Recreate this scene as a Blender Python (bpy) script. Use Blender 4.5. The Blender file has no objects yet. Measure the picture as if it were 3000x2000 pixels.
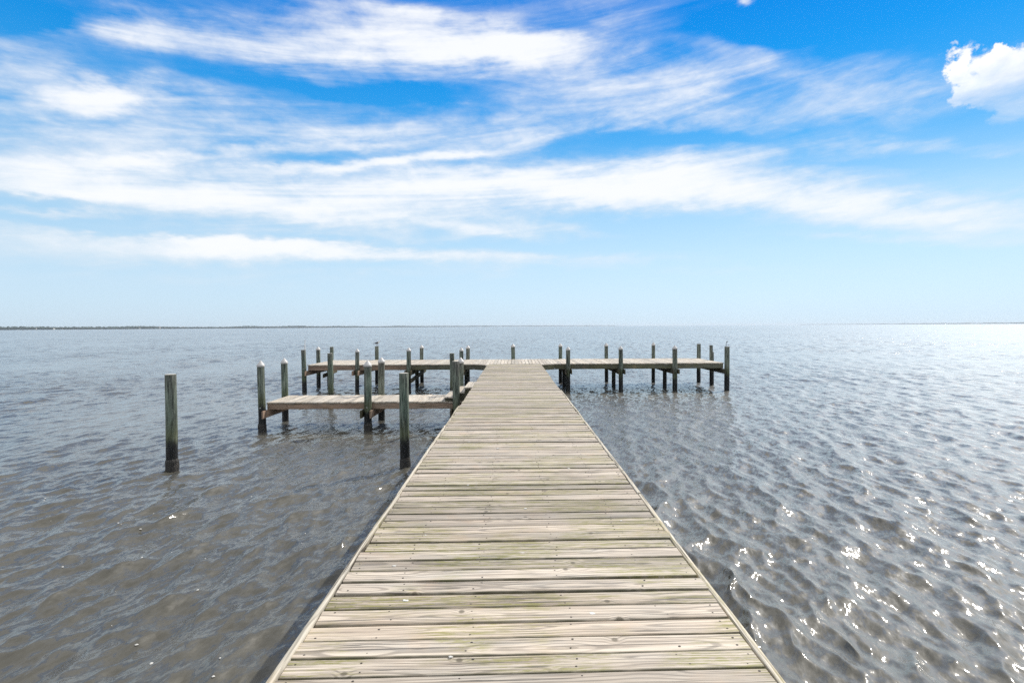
import bpy, math, random
import numpy as np
from mathutils import Vector, Matrix, noise as mnoise

R = math.radians
random.seed(7)
rng = np.random.default_rng(11)
scene = bpy.context.scene
COL = scene.collection
WATER_Z = -1.13
SUN_AZ, SUN_EL = 47.0, 42.0          # azimuth clockwise from +Y (the pier's axis), elevation

# ------------------------------------------------------------------ tagging
def tag(o, label=None, cat=None, group=None, kind=None):
    if label: o['label'] = label
    if cat: o['category'] = cat
    if group: o['group'] = group
    if kind: o['kind'] = kind
    return o

def empty(name, loc=(0, 0, 0)):
    o = bpy.data.objects.new(name, None)
    o.location = loc
    o.empty_display_size = 0.2
    COL.objects.link(o)
    return o

def link(name, me, mats, parent=None, smooth=False):
    o = bpy.data.objects.new(name, me)
    for m in (mats if isinstance(mats, (list, tuple)) else [mats]):
        me.materials.append(m)
    COL.objects.link(o)
    if parent:
        o.parent = parent
        o.location = -parent.location        # meshes are built in world metres
    if smooth:
        me.polygons.foreach_set('use_smooth', [True] * len(me.polygons))
    return o

class MB:
    """collects boards, boxes and tubes, then links them as one mesh"""
    def __init__(s):
        s.v, s.f, s.g, s.s, s.mi = [], [], [], [], []
    def face(s, idx, m=0):
        s.f.append(idx); s.mi.append(m)
    def board(s, org, U, V, W, L, width, thick, segs=1, ch=0.006, seed=None, wob=0.0, cup=0.0, ends=(0, 0), m=0):
        """org = middle of the top face; U along, V across, W out of the top face"""
        U, V, W = Vector(U), Vector(V), Vector(W); org = Vector(org)
        seed = random.random() if seed is None else seed
        h = width / 2
        prof = [(-h + ch * .3, -thick), (-h, -thick + ch * .5), (-h, -ch), (-h + ch * .3, -ch * .3), (-h + ch, 0), (0, cup),
                (h - ch, 0), (h - ch * .3, -ch * .3), (h, -ch), (h, -thick + ch * .5), (h - ch * .3, -thick)]
        n = len(prof); b = len(s.v)
        ou, ow = random.uniform(0, 90), random.uniform(-.02, .02)
        u0, u1 = -L / 2 - ends[0], L / 2 + ends[1]
        ph = random.uniform(0, 50)
        for i in range(segs + 1):
            u = u0 + (u1 - u0) * i / segs
            dv = wob * mnoise.noise(Vector((u * .9, ph, 0))); dw = wob * .8 * mnoise.noise(Vector((u * .8, ph, 9)))
            for (v, w) in prof:
                s.v.append(org + U * u + V * (v + dv) + W * (w + dw))
                s.g.append((u + ou, v, w + ow)); s.s.append(seed)
        for i in range(segs):
            for k in range(n):
                a = b + i * n + k; c = b + i * n + (k + 1) % n
                s.face((a, c, c + n, a + n), m)
        s.face(tuple(b + k for k in range(n))[::-1], m)
        s.face(tuple(b + segs * n + k for k in range(n)), m)
    def prism(s, pts, off, m=0, seed=None):
        """polygon pts (3-D, ordered) pushed along off"""
        b = len(s.v); n = len(pts); off = Vector(off)
        seed = random.random() if seed is None else seed
        ax = (Vector(pts[1]) - Vector(pts[0])).normalized()
        ou = random.uniform(0, 90)
        for t in (0, 1):
            for p in pts:
                p = Vector(p)
                s.v.append(p + off * t); s.g.append((p.dot(ax) + ou, p.z, t * off.length)); s.s.append(seed)
        nv = Vector((0, 0, 0))
        for k in range(n): nv += Vector(pts[k]).cross(Vector(pts[(k + 1) % n]))
        fl = -1 if nv.dot(off) < 0 else 1                       # keep the faces looking outwards
        s.face(tuple(range(b, b + n))[::-fl], m); s.face(tuple(range(b + n, b + 2 * n))[::fl], m)
        for k in range(n):
            a, c = b + k, b + (k + 1) % n
            s.face((a, c, c + n, a + n)[::fl], m)
    def rings(s, rings, cap0=True, cap1=True, m=0, seed=0.5):
        """loft of equally long rings of points"""
        b = len(s.v); n = len(rings[0])
        for r in rings:
            for p in r:
                s.v.append(Vector(p)); s.g.append(tuple(p)); s.s.append(seed)
        for i in range(len(rings) - 1):
            for k in range(n):
                a, c = b + i * n + k, b + i * n + (k + 1) % n
                s.face((a, c, c + n, a + n), m)
        if cap0: s.face(tuple(b + k for k in range(n))[::-1], m)
        if cap1: s.face(tuple(b + (len(rings) - 1) * n + k for k in range(n)), m)
    def tube(s, path, rad, n=8, m=0):
        rr = []
        for i, p in enumerate(path):
            p = Vector(p)
            d = (Vector(path[min(i + 1, len(path) - 1)]) - Vector(path[max(i - 1, 0)])).normalized()
            a = d.orthogonal().normalized() if abs(d.z) < .99 else Vector((1, 0, 0))
            c = d.cross(a); r = rad[i] if isinstance(rad, (list, tuple)) else rad
            rr.append([p + (a * math.cos(t) + c * math.sin(t)) * r for t in [2 * math.pi * k / n for k in range(n)]])
        s.rings(rr, m=m)
    def build(s, name, mats, parent=None, smooth=False):
        me = bpy.data.meshes.new(name)
        me.from_pydata([tuple(v) for v in s.v], [], s.f)
        a = me.attributes.new('grain', 'FLOAT_VECTOR', 'POINT')
        a.data.foreach_set('vector', np.array(s.g, dtype=np.float32).ravel())
        a = me.attributes.new('seed', 'FLOAT', 'POINT')
        a.data.foreach_set('value', np.array(s.s, dtype=np.float32))
        me.polygons.foreach_set('material_index', s.mi)
        me.update()
        return link(name, me, mats, parent, smooth)

# ------------------------------------------------------------------ node helpers
class NT:
    def __init__(s, tree):
        s.t = tree
    def n(s, typ, **kw):
        nd = s.t.nodes.new(typ)
        for k, v in kw.items(): setattr(nd, k, v)
        return nd
    def put(s, sock, v):
        if isinstance(v, bpy.types.NodeSocket): s.t.links.new(v, sock)
        elif v is not None: sock.default_value = v
    def math(s, op, a, b=None, c=None, clamp=False):
        nd = s.n('ShaderNodeMath', operation=op, use_clamp=clamp)
        for i, v in enumerate((a, b, c)):
            if v is not None: s.put(nd.inputs[i], v)
        return nd.outputs[0]
    def vmath(s, op, a, b=None, scale=None):
        nd = s.n('ShaderNodeVectorMath', operation=op)
        s.put(nd.inputs[0], a)
        if b is not None: s.put(nd.inputs[1], b)
        if scale is not None: s.put(nd.inputs['Scale'], scale)
        return nd.outputs['Value'] if op in ('LENGTH', 'DOT_PRODUCT', 'DISTANCE') else nd.outputs['Vector']
    def xyz(s, x, y, z=0.0):
        nd = s.n('ShaderNodeCombineXYZ')
        for i, v in enumerate((x, y, z)): s.put(nd.inputs[i], v)
        return nd.outputs[0]
    def sep(s, v):
        nd = s.n('ShaderNodeSeparateXYZ'); s.put(nd.inputs[0], v); return nd.outputs
    def noise(s, vec, scale=1.0, detail=4, rough=.55, dist=0.0, dim='3D'):
        nd = s.n('ShaderNodeTexNoise', noise_dimensions=dim)
        s.put(nd.inputs['Vector'], vec); nd.inputs['Scale'].default_value = scale
        nd.inputs['Detail'].default_value = detail; nd.inputs['Roughness'].default_value = rough
        nd.inputs['Distortion'].default_value = dist
        return nd.outputs
    def ramp(s, v, lo, hi, a=0.0, b=1.0, smooth=True):
        nd = s.n('ShaderNodeMapRange', interpolation_type='SMOOTHSTEP' if smooth else 'LINEAR')
        for i, x in enumerate((v, lo, hi, a, b)): s.put(nd.inputs[i], x)
        return nd.outputs[0]
    def mix(s, f, a, b, mode='MIX'):
        nd = s.n('ShaderNodeMix', data_type='RGBA', blend_type=mode)
        s.put(nd.inputs[0], f)
        for sock, v in ((nd.inputs[6], a), (nd.inputs[7], b)):
            s.put(sock, v if isinstance(v, bpy.types.NodeSocket) else (*v, 1.0))
        return nd.outputs[2]
    def attr(s, name):
        return s.n('ShaderNodeAttribute', attribute_name=name).outputs

def material(name):
    m = bpy.data.materials.new(name); m.use_nodes = True
    t = NT(m.node_tree); t.t.nodes.clear()
    out = t.n('ShaderNodeOutputMaterial'); p = t.n('ShaderNodeBsdfPrincipled')
    t.t.links.new(p.outputs[0], out.inputs[0])
    return m, t, p

def plain(name, col, rough=.6, var=.12, scale=14):
    m, t, p = material(name)
    pos = t.n('ShaderNodeTexCoord').outputs['Object']
    f = t.noise(pos, scale, 4)[0]
    c = t.mix(t.ramp(f, .3, .7), [x * (1 - var) for x in col], [min(1, x * (1 + var)) for x in col])
    t.put(p.inputs['Base Color'], c); p.inputs['Roughness'].default_value = rough
    return m

def wood(name, pale, brown, grey, algae=.5, dark=.5, stain=.0, rough=.85, spec=.25):
    """weathered board: growth rings cut by the face, fine fibre, knots, algae, cracks"""
    m, t, p = material(name)
    g = t.attr('grain')['Vector']; seed = t.attr('seed')['Fac']
    u, v, w = t.sep(g)
    pos = t.n('ShaderNodeNewGeometry').outputs['Position']
    s1 = t.math('MULTIPLY', seed, 71.3)
    v0 = t.math('SUBTRACT', v, t.math('MULTIPLY', t.math('SUBTRACT', t.math('FRACT', s1), .5), .16))
    # knots, about one in every half metre of board
    vor = t.n('ShaderNodeTexVoronoi', voronoi_dimensions='2D'); vor.inputs['Scale'].default_value = 1.0
    kv = t.xyz(t.math('MULTIPLY', u, 2.3), t.math('MULTIPLY_ADD', v, 2.3, s1))
    t.put(vor.inputs['Vector'], kv)
    kd = vor.outputs['Distance']
    keep = t.math('GREATER_THAN', t.sep(vor.outputs['Color'])[0], .68)
    kpush = t.math('MULTIPLY', t.ramp(kd, .16, 0.0), keep)
    knot = t.math('MULTIPLY', t.ramp(t.vmath('LENGTH', t.xyz(kd, 0, 0)), .05, .022), keep)
    # rings
    wob = t.noise(t.xyz(t.math('MULTIPLY', u, 1.1), t.math('MULTIPLY', v, 5), s1), 1.0, 3, .5)[0]
    v1 = t.math('MULTIPLY_ADD', t.math('SUBTRACT', wob, .5), .045, v0)
    hgt = t.math('MULTIPLY_ADD', t.noise(t.xyz(t.math('MULTIPLY', u, .95), s1, 3.0), 1.0, 2)[0], .22, -.075)
    r = t.math('SQRT', t.math('ADD', t.math('MULTIPLY', v1, v1), t.math('MULTIPLY', hgt, hgt)))
    r = t.math('MULTIPLY_ADD', kpush, .022, r)
    rf = t.math('MULTIPLY_ADD', t.noise(t.xyz(t.math('MULTIPLY', u, .6), t.math('MULTIPLY', v, 22), s1), 1.0, 2)[0], 5.0, t.math('MULTIPLY', r, 300.0))
    ring = t.ramp(t.math('SINE', rf), .15, .9)
    fib = t.noise(t.xyz(t.math('MULTIPLY', u, 2.2), t.math('MULTIPLY', v, 150), t.math('MULTIPLY', w, 150)), 1.0, 5, .65)[0]
    fib2 = t.noise(t.xyz(t.math('MULTIPLY', u, 1.3), t.math('MULTIPLY', v, 52), s1), 1.0, 5, .66)[0]
    blotch = t.noise(t.xyz(t.math('MULTIPLY', u, 1.6), t.math('MULTIPLY', v, 9), s1), 1.0, 4, .6)[0]
    c = t.mix(t.ramp(fib2, .36, .70), pale, brown)
    c = t.mix(t.math('MULTIPLY', ring, t.ramp(blotch, .28, .62, .15, .8)), c, [x * .55 for x in brown])
    c = t.mix(t.math('MULTIPLY', t.ramp(blotch, .45, .75), .6), c, grey)
    c = t.mix(t.math('MULTIPLY', t.ramp(t.noise(pos, 3.1, 3)[0], .55, .75), .25), c, (.50, .33, .2))
    # algae in patches, carried along the fibre
    pv = t.vmath('MULTIPLY', pos, (1.1, 1.3, 1.3))
    ap = t.noise(pv, 1.0, 3, .6)[0]
    am = t.math('MULTIPLY', t.ramp(t.math('ADD', ap, t.math('MULTIPLY', t.math('SUBTRACT', t.math('FRACT', t.math('MULTIPLY', seed, 13.7)), .5), .22)), .435, .565),
                t.ramp(t.math('ADD', t.math('MULTIPLY', fib2, .6), t.math('MULTIPLY', fib, .4)), .44, .54))
    am = t.math('MULTIPLY', am, t.ramp(t.noise(t.xyz(t.math('MULTIPLY', u, 14), t.math('MULTIPLY', v, 90), s1), 1.0, 4, .7)[0], .40, .56))
    c = t.mix(t.math('MULTIPLY', am, algae), c, (.225, .215, .058))
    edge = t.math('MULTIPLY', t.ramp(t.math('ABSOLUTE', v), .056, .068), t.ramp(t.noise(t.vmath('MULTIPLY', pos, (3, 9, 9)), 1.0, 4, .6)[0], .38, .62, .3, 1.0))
    c = t.mix(t.math('MULTIPLY', edge, algae), c, (.075, .072, .034))  # mossy board edges, darkened further to paint in the shade of the gaps
    # open checks and soot-dark fibre
    crk = t.noise(t.xyz(t.math('MULTIPLY', u, 1.3), t.math('MULTIPLY', v, 95), s1), 1.0, 2, .5)[0]
    crk2 = t.noise(t.xyz(t.math('MULTIPLY', u, 2.0), t.math('MULTIPLY', v, 55), t.math('ADD', s1, 5.0)), 1.0, 3, .55)[0]
    cm = t.math('MAXIMUM', t.ramp(crk, .62, .67), t.math('MULTIPLY', t.ramp(crk2, .60, .66), t.ramp(blotch, .42, .6)))
    c = t.mix(t.math('MULTIPLY', cm, .85), c, (.06, .05, .04))
    c = t.mix(t.math('MULTIPLY', t.ramp(fib, .5, .78), dark), c, (.13, .115, .095))
    c = t.mix(t.math('MULTIPLY', knot, .75), c, (.075, .06, .035))
    c = t.mix(1.0, c, t.n('ShaderNodeCombineColor').outputs[0], 'MULTIPLY') if False else c
    val = t.math('MULTIPLY_ADD', t.math('FRACT', t.math('MULTIPLY', seed, 7.1)), .42, .76)
    c = t.mix(t.math('MULTIPLY', t.math('FRACT', t.math('MULTIPLY', seed, 23.9)), .2), c, t.mix(1.0, c, (1.0, .84, .66), 'MULTIPLY'))
    c = t.mix(1.0, c, t.xyz(val, val, t.math('MULTIPLY', val, .985)), 'MULTIPLY')
    if stain:
        z = t.sep(pos)[2]
        c = t.mix(t.math('MULTIPLY', t.ramp(t.noise(pos, 2.0, 4)[0], .4, .62), stain), c, (.035, .045, .03))
    t.put(p.inputs['Base Color'], c)
    p.inputs['Roughness'].default_value = rough
    p.inputs['Specular IOR Level'].default_value = spec
    b = t.n('ShaderNodeBump'); b.inputs['Strength'].default_value = .55; b.inputs['Distance'].default_value = .0035
    hh = t.math('ADD', t.math('MULTIPLY', fib, .8), t.math('SUBTRACT', t.math('MULTIPLY', ring, .35), t.math('MULTIPLY', cm, 1.2)))
    t.put(b.inputs['Height'], hh); t.put(p.inputs['Normal'], b.outputs[0])
    return m

M = {}
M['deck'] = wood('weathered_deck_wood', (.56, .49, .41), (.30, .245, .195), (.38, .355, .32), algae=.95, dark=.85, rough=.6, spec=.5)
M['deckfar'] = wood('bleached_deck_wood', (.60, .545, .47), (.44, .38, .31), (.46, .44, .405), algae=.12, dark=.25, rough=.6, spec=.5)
M['rim'] = wood('grey_rim_wood', (.58, .54, .47), (.42, .38, .31), (.44, .43, .40), algae=.45, dark=.3)
M['beam_brown'] = wood('brown_beam_wood', (.40, .29, .225), (.24, .165, .125), (.30, .25, .21), algae=.15, dark=.3)
M['beam_green'] = wood('mossy_beam_wood', (.19, .19, .15), (.11, .11, .085), (.17, .175, .15), algae=.6, dark=.4, stain=.3)
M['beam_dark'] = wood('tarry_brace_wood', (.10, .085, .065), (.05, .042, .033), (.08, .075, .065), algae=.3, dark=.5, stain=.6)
M['screw'] = plain('recess_shade_screw', (.035, .027, .022), .7)  # near-black colour stands in for the shadow in each sunken screw hole
M['cap'] = plain('white_cap_plastic', (.48, .47, .46), .45, .05, 20)
M['pvc'] = plain('white_pipe_plastic', (.74, .76, .78), .4, .06, 6)
M['iron'] = plain('dark_iron', (.02, .02, .02), .55)
M['dropping'] = plain('chalky_droppings', (.58, .57, .54), .9)
M['bolt'] = plain('galvanised_bolt_steel', (.35, .35, .34), .45)

def pile_material():
    m, t, p = material('green_treated_pile_wood')
    tc = t.n('ShaderNodeTexCoord').outputs['Object']
    rnd = t.n('ShaderNodeObjectInfo').outputs['Random']
    pos = t.n('ShaderNodeNewGeometry').outputs['Position']
    z = t.sep(pos)[2]
    sh = t.math('MULTIPLY', rnd, 40.0)
    st = t.vmath('ADD', t.vmath('MULTIPLY', pos, (34, 34, 2.2)), t.xyz(sh, sh, sh))
    f1 = t.noise(st, 1.0, 5, .62)[0]
    f2 = t.noise(t.vmath('ADD', t.vmath('MULTIPLY', pos, (9, 9, .8)), t.xyz(sh, sh, sh)), 1.0, 4, .6)[0]
    f3 = t.noise(t.vmath('MULTIPLY', pos, (70, 70, 3.0)), 1.0, 3, .6)[0]
    tone = t.math('FRACT', t.math('MULTIPLY', rnd, 17.3))
    c = t.mix(t.ramp(f2, .36, .62), t.mix(tone, (.042, .058, .052), (.075, .085, .068)), t.mix(tone, (.115, .165, .125), (.19, .205, .165)))
    c = t.mix(t.math('MULTIPLY', t.ramp(f1, .47, .64), .8), c, (.25, .285, .235))
    c = t.mix(t.math('MULTIPLY', t.ramp(f3, .52, .62), .85), c, (.020, .024, .022))
    # grey-brown weathering of the upper end
    top = t.attr('topdist')['Fac']
    wz = t.math('MULTIPLY', t.ramp(t.math('ADD', top, t.math('MULTIPLY', f2, .5)), .75, .2), t.math('MULTIPLY_ADD', rnd, .6, .25))
    c = t.mix(wz, c, t.mix(t.ramp(f1, .4, .65), (.055, .054, .052), (.20, .185, .165)))
    # splash zone: mossy, then black and wet
    wn = t.math('MULTIPLY_ADD', t.noise(t.vmath('MULTIPLY', pos, (14, 14, 4)), 1.0, 3)[0], .34, -.17)
    zz = t.math('ADD', z, t.math('ADD', wn, t.math('MULTIPLY', t.math('SUBTRACT', rnd, .5), .2)))
    c = t.mix(t.math('MULTIPLY', t.ramp(zz, -.12, -.48), .55), c, (.075, .082, .028))
    wet = t.ramp(zz, -.47, -.68)
    c = t.mix(wet, c, t.mix(t.ramp(f1, .45, .7), (.010, .011, .012), (.03, .032, .03)))
    # pale droppings run down from open tops
    drop = t.math('MULTIPLY', t.ramp(f3, .60, .66), t.ramp(t.math('ADD', top, t.math('MULTIPLY', f2, .25)), .33, .12))
    c = t.mix(t.math('MULTIPLY', drop, t.attr('open')['Fac']), c, (.62, .62, .58))
    t.put(p.inputs['Base Color'], c)
    t.put(p.inputs['Roughness'], t.ramp(wet, 0, 1, .85, .45))
    p.inputs['Specular IOR Level'].default_value = .3
    b = t.n('ShaderNodeBump'); b.inputs['Strength'].default_value = .7; b.inputs['Distance'].default_value = .01
    t.put(b.inputs['Height'], t.math('SUBTRACT', f1, t.ramp(f3, .54, .68))); t.put(p.inputs['Normal'], b.outputs[0])
    return m
M['pile'] = pile_material()

def endgrain_material():
    m, t, p = material('pale_end_grain')
    pos = t.n('ShaderNodeNewGeometry').outputs['Position']
    c = t.mix(t.ramp(t.noise(pos, 22, 4)[0], .35, .65), (.30, .28, .24), (.62, .60, .55))
    t.put(p.inputs['Base Color'], c); p.inputs['Roughness'].default_value = .9
    return m
M['end'] = endgrain_material()

def barnacle_material():
    m, t, p = material('barnacle_shell')
    pos = t.n('ShaderNodeNewGeometry').outputs['Position']
    vor = t.n('ShaderNodeTexVoronoi'); vor.inputs['Scale'].default_value = 42
    t.put(vor.inputs['Vector'], pos)
    d = vor.outputs['Distance']; rc = t.sep(vor.outputs['Color'])[0]
    k = t.math('MULTIPLY', t.ramp(d, .42, .25), t.math('GREATER_THAN', rc, .74))
    c = t.mix(k, t.mix(t.noise(pos, 30, 3)[0], (.012, .012, .012), (.05, .046, .04)), (.15, .135, .115))
    t.put(p.inputs['Base Color'], c); p.inputs['Roughness'].default_value = .8
    b = t.n('ShaderNodeBump'); b.inputs['Strength'].default_value = 1; b.inputs['Distance'].default_value = .012
    t.put(b.inputs['Height'], t.ramp(d, .5, .0)); t.put(p.inputs['Normal'], b.outputs[0])
    return m
M['barnacle'] = barnacle_material()

# ------------------------------------------------------------------ camera
cam = bpy.data.cameras.new('camera'); co = bpy.data.objects.new('camera', cam); COL.objects.link(co)
pit, yaw, rol = math.atan(44.4 / 1600), math.atan(-3 / 1600), math.atan(.0056)
Fv = Vector((math.sin(yaw) * math.cos(pit), math.cos(yaw) * math.cos(pit), -math.sin(pit)))
R0 = Vector((math.cos(yaw), -math.sin(yaw), 0)); U0 = R0.cross(Fv)
Rv = R0 * math.cos(rol) - U0 * math.sin(rol); Uv = U0 * math.cos(rol) + R0 * math.sin(rol)
mx = Matrix.Identity(4)
for i, vec in enumerate((Rv, Uv, -Fv)):
    for j in range(3): mx[j][i] = vec[j]
mx.translation = (0, 0, 1.55)
co.matrix_world = mx
cam.sensor_width = 36; cam.lens = 36 * 1600 / 3000
cam.clip_start = .05; cam.clip_end = 60000
scene.camera = co

# ------------------------------------------------------------------ light
sun = bpy.data.lights.new('sun', 'SUN'); so = bpy.data.objects.new('sun', sun); COL.objects.link(so)
sd = Vector((math.sin(R(SUN_AZ)) * math.cos(R(SUN_EL)), math.cos(R(SUN_AZ)) * math.cos(R(SUN_EL)), math.sin(R(SUN_EL))))
so.rotation_euler = sd.to_track_quat('Z', 'Y').to_euler()
sun.energy = SUN_E = 3.6; sun.angle = R(.53); sun.color = (1.0, .95, .87)

# cloud masses: azimuth, elevation, half length, half height (degrees), tilt (degrees), density
CLOUDS = [
    (-22.8, 15.4, 28.6, 8.16, 6, 0.10),
    (-32.9, 24.6, 7.5, 1.57, 6, 0.55),
    (-22.6, 25.3, 11.3, 2.05, 6, 0.65),
    (-8.1, 26.6, 15.4, 2.87, -2, 0.90),
    (-5.0, 26.0, 8.8, 1.41, -1, 0.45),
    (-13.8, 28.6, 9.9, 1.34, -2, 0.55),
    (0.7, 26.2, 6.7, 1.62, -5, 0.60),
    (-41.0, 20.3, 4.6, 1.92, 10, 0.60),
    (-38.2, 18.4, 7.6, 1.19, 13, 0.90),
    (-34.1, 20.2, 3.9, 1.06, 22, 0.65),
    (-28.5, 19.1, 14.1, 2.07, 5, 0.42),
    (-36.7, 15.4, 10.9, 1.76, 11, 0.65),
    (-24.2, 16.2, 14.8, 0.51, 11, 0.65),
    (-5.2, 17.5, 18.2, 0.60, 8, 0.65),
    (-17.4, 15.7, 20.4, 0.69, 6, 0.50),
    (-7.5, 20.3, 13.1, 1.52, 7, 0.25),
    (-19.9, 18.7, 10.4, 0.96, 11, 0.25),
    (-29.5, 12.1, 20.2, 2.00, 3, 0.95),
    (-17.3, 10.7, 23.7, 1.78, 0, 0.90),
    (-39.7, 12.1, 7.0, 2.09, 9, 0.40),
    (-8.0, 13.6, 18.0, 1.91, -2, 0.65),
    (-30.1, 6.9, 19.0, 1.55, 3, 1.30),
    (-8.2, 6.9, 23.4, 0.88, -1, 1.00),
    (-22.0, 4.9, 27.6, 0.56, 2, 0.35),
    (27.1, 4.8, 17.1, 0.39, -3, 0.30),
    (-39.9, 8.9, 4.8, 0.34, 8, 0.55),
    (10.9, 14.2, 19.2, 2.36, -0, 0.90),
    (25.5, 11.7, 21.9, 2.50, -9, 0.95),
    (38.0, 9.1, 13.1, 1.85, -11, 0.70),
    (19.6, 16.2, 11.8, 1.39, -2, 0.50),
    (34.8, 7.2, 10.7, 0.47, -5, 0.50),
    (-1.2, 10.3, 11.6, 0.78, -4, 0.50),
    (10.8, 25.6, 10.8, 4.88, -46, 0.32),
    (20.0, 25.8, 4.5, 1.48, -21, 0.50),
    (3.8, 20.4, 18.1, 2.37, 5, 0.32),
    (19.9, 23.1, 5.5, 1.87, 1, 0.42),
    (-1.1, 19.5, 11.5, 1.42, 13, 0.25),
    (3.3, 25.0, 8.0, 2.14, -2, 0.25),
    (16.3, 21.0, 10.7, 1.76, -6, 0.30),
    (31.1, 21.2, 7.9, 1.87, -21, 0.50),
    (32.7, 18.7, 7.4, 1.72, -11, 0.45),
    (23.7, 19.5, 11.2, 1.71, -8, 0.32),
    (35.3, 15.2, 10.9, 0.59, -15, 0.42),
    (29.9, 25.4, 12.1, 1.82, -13, -0.80),
    (-12.8, 22.5, 8.5, 0.74, -0, -0.60),
    (-40.3, 23.2, 3.3, 0.86, 17, -0.80),
    (-22.3, 22.2, 8.4, 0.57, 2, -0.25),
    (16.2, 18.4, 11.5, 0.61, -5, -0.40),
    (37.6, 13.6, 7.9, 0.37, -10, -0.40),
    (11.7, 10.6, 12.0, 1.02, -3, -0.40),
    (5.2, 28.2, 2.7, 1.02, -2, -0.40),
    (-41.0, 9.5, 6.1, 0.46, 3, -0.60),
    (-28.1, 8.1, 22.3, 0.37, 1, -0.40),
    (-25.4, 4.1, 28.7, 0.98, 2, 0.25),
    (23.0, 28.9, 1.2, 0.59, -26, 1.20),
]

def world():
    w = bpy.data.worlds.new('World'); scene.world = w; w.use_nodes = True
    t = NT(w.node_tree); t.t.nodes.clear()
    out = t.n('ShaderNodeOutputWorld'); bg = t.n('ShaderNodeBackground')
    t.t.links.new(bg.outputs[0], out.inputs[0])
    sky = t.n('ShaderNodeTexSky', sky_type='NISHITA', sun_disc=False)
    sky.sun_elevation = R(SUN_EL); sky.sun_rotation = R(SUN_AZ)
    sky.air_density = 1.0; sky.dust_density = .35; sky.ozone_density = 2.0
    d = t.vmath('NORMALIZE', t.n('ShaderNodeTexCoord').outputs['Generated'])
    x, y, z = t.sep(d)
    az = t.math('MULTIPLY', t.math('ARCTAN2', x, y), 180 / math.pi)
    el = t.math('MULTIPLY', t.math('ARCSINE', z), 180 / math.pi)
    # the cloud sheet: direction met by a flat layer overhead
    zz = t.math('ADD', t.math('MAXIMUM', z, 0.0), .10)
    pl = t.xyz(t.math('DIVIDE', x, zz), t.math('DIVIDE', y, zz), 0.0)
    ae = t.xyz(az, el, 0.0)
    # wind-drawn warp
    wa = t.noise(t.vmath('MULTIPLY', ae, (.05, .16, 1)), 1.0, 5, .58)[1]
    wv = t.vmath('MULTIPLY', t.vmath('SUBTRACT', wa, (.5, .5, .5)), (15.0, 5.0, 0))
    wb = t.noise(t.vmath('MULTIPLY', ae, (.22, .55, 1)), 1.0, 5, .6)[1]
    wv = t.vmath('ADD', wv, t.vmath('MULTIPLY', t.vmath('SUBTRACT', wb, (.5, .5, .5)), (4.0, 1.8, 0)))
    q = t.vmath('ADD', ae, wv)
    acc = None
    for (a, e, ha, he, rot, den) in CLOUDS:
        mp = t.n('ShaderNodeMapping', vector_type='TEXTURE')
        mp.inputs['Location'].default_value = (a, e, 0); mp.inputs['Rotation'].default_value = (0, 0, R(rot))
        mp.inputs['Scale'].default_value = (ha, he, 1)
        t.put(mp.inputs['Vector'], q)
        v = t.ramp(t.vmath('LENGTH', mp.outputs[0]), 1.6, .0, 0, den)
        acc = v if acc is None else t.math('ADD', acc, v)
    # unseen cloud added beside, behind and overhead, whitening the fill light and water reflections
    back = t.ramp(t.math('ABSOLUTE', az), 44, 53)
    fill_cloud = t.ramp(t.noise(t.vmath('MULTIPLY', pl, (1.3, .8, 1)), 1.0, 6, .6)[0], .22, .52, 0, 1.3)
    acc = t.math('ADD', acc, t.math('MULTIPLY', back, fill_cloud))
    over = t.ramp(el, 31, 37)
    acc = t.math('ADD', acc, t.math('MULTIPLY', over, fill_cloud))
    # texture of the sheet: long fibres and soft mottling
    ct, st_ = math.cos(R(8)), math.sin(R(8))
    fx = t.math('ADD', t.math('MULTIPLY', az, ct * .045), t.math('MULTIPLY', el, st_ * .045))
    fy = t.math('SUBTRACT', t.math('MULTIPLY', el, ct * .42), t.math('MULTIPLY', az, st_ * .42))
    f1 = t.noise(t.xyz(fx, fy, 1.7), 1.0, 7, .62, .9)[0]
    f2 = t.noise(t.vmath('MULTIPLY', ae, (.16, .42, 1)), 1.0, 7, .62, .5)[0]
    f3 = t.noise(t.vmath('MULTIPLY', ae, (.55, 1.1, 1)), 1.0, 6, .65, .3)[0]
    tex = t.math('ADD', t.math('ADD', t.math('MULTIPLY', t.math('SUBTRACT', f1, .5), 1.35), t.math('MULTIPLY', t.math('SUBTRACT', f2, .5), 1.35)),
                 t.math('MULTIPLY', t.math('SUBTRACT', f3, .5), .45))
    amp = t.ramp(acc, -.1, .5, .15, 1.0)
    # thin fibrous veil drawn across everything between the bands
    vx = t.math('ADD', t.math('MULTIPLY', az, .020), t.math('MULTIPLY', el, -.02)); vy = t.math('ADD', t.math('MULTIPLY', el, .21), t.math('MULTIPLY', az, -.012))
    veil = t.ramp(t.noise(t.xyz(vx, vy, 6.3), 1.0, 7, .58, 1.1)[0], .40, .76, 0, .7)
    acc = t.math('ADD', acc, t.math('MULTIPLY', veil, t.math('MULTIPLY', t.ramp(el, 7, 13), t.ramp(az, 40, 8, .35, 1.0))))
    dens = t.math('ADD', acc, t.math('MULTIPLY', tex, amp))
    dens = t.math('MULTIPLY', dens, t.ramp(el, 1.0, 9.0, .25, 1.0))
    al = t.ramp(dens, -.08, 1.75, 0, .98)
    # one fair-weather cumulus at the right, crisp and lumpy
    cw = t.noise(t.vmath('MULTIPLY', ae, (.42, .46, 1)), 1.0, 7, .62)[1]
    cq = t.vmath('ADD', ae, t.vmath('MULTIPLY', t.vmath('SUBTRACT', cw, (.5, .5, .5)), (6.0, 6.0, 0)))
    cs = None
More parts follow.
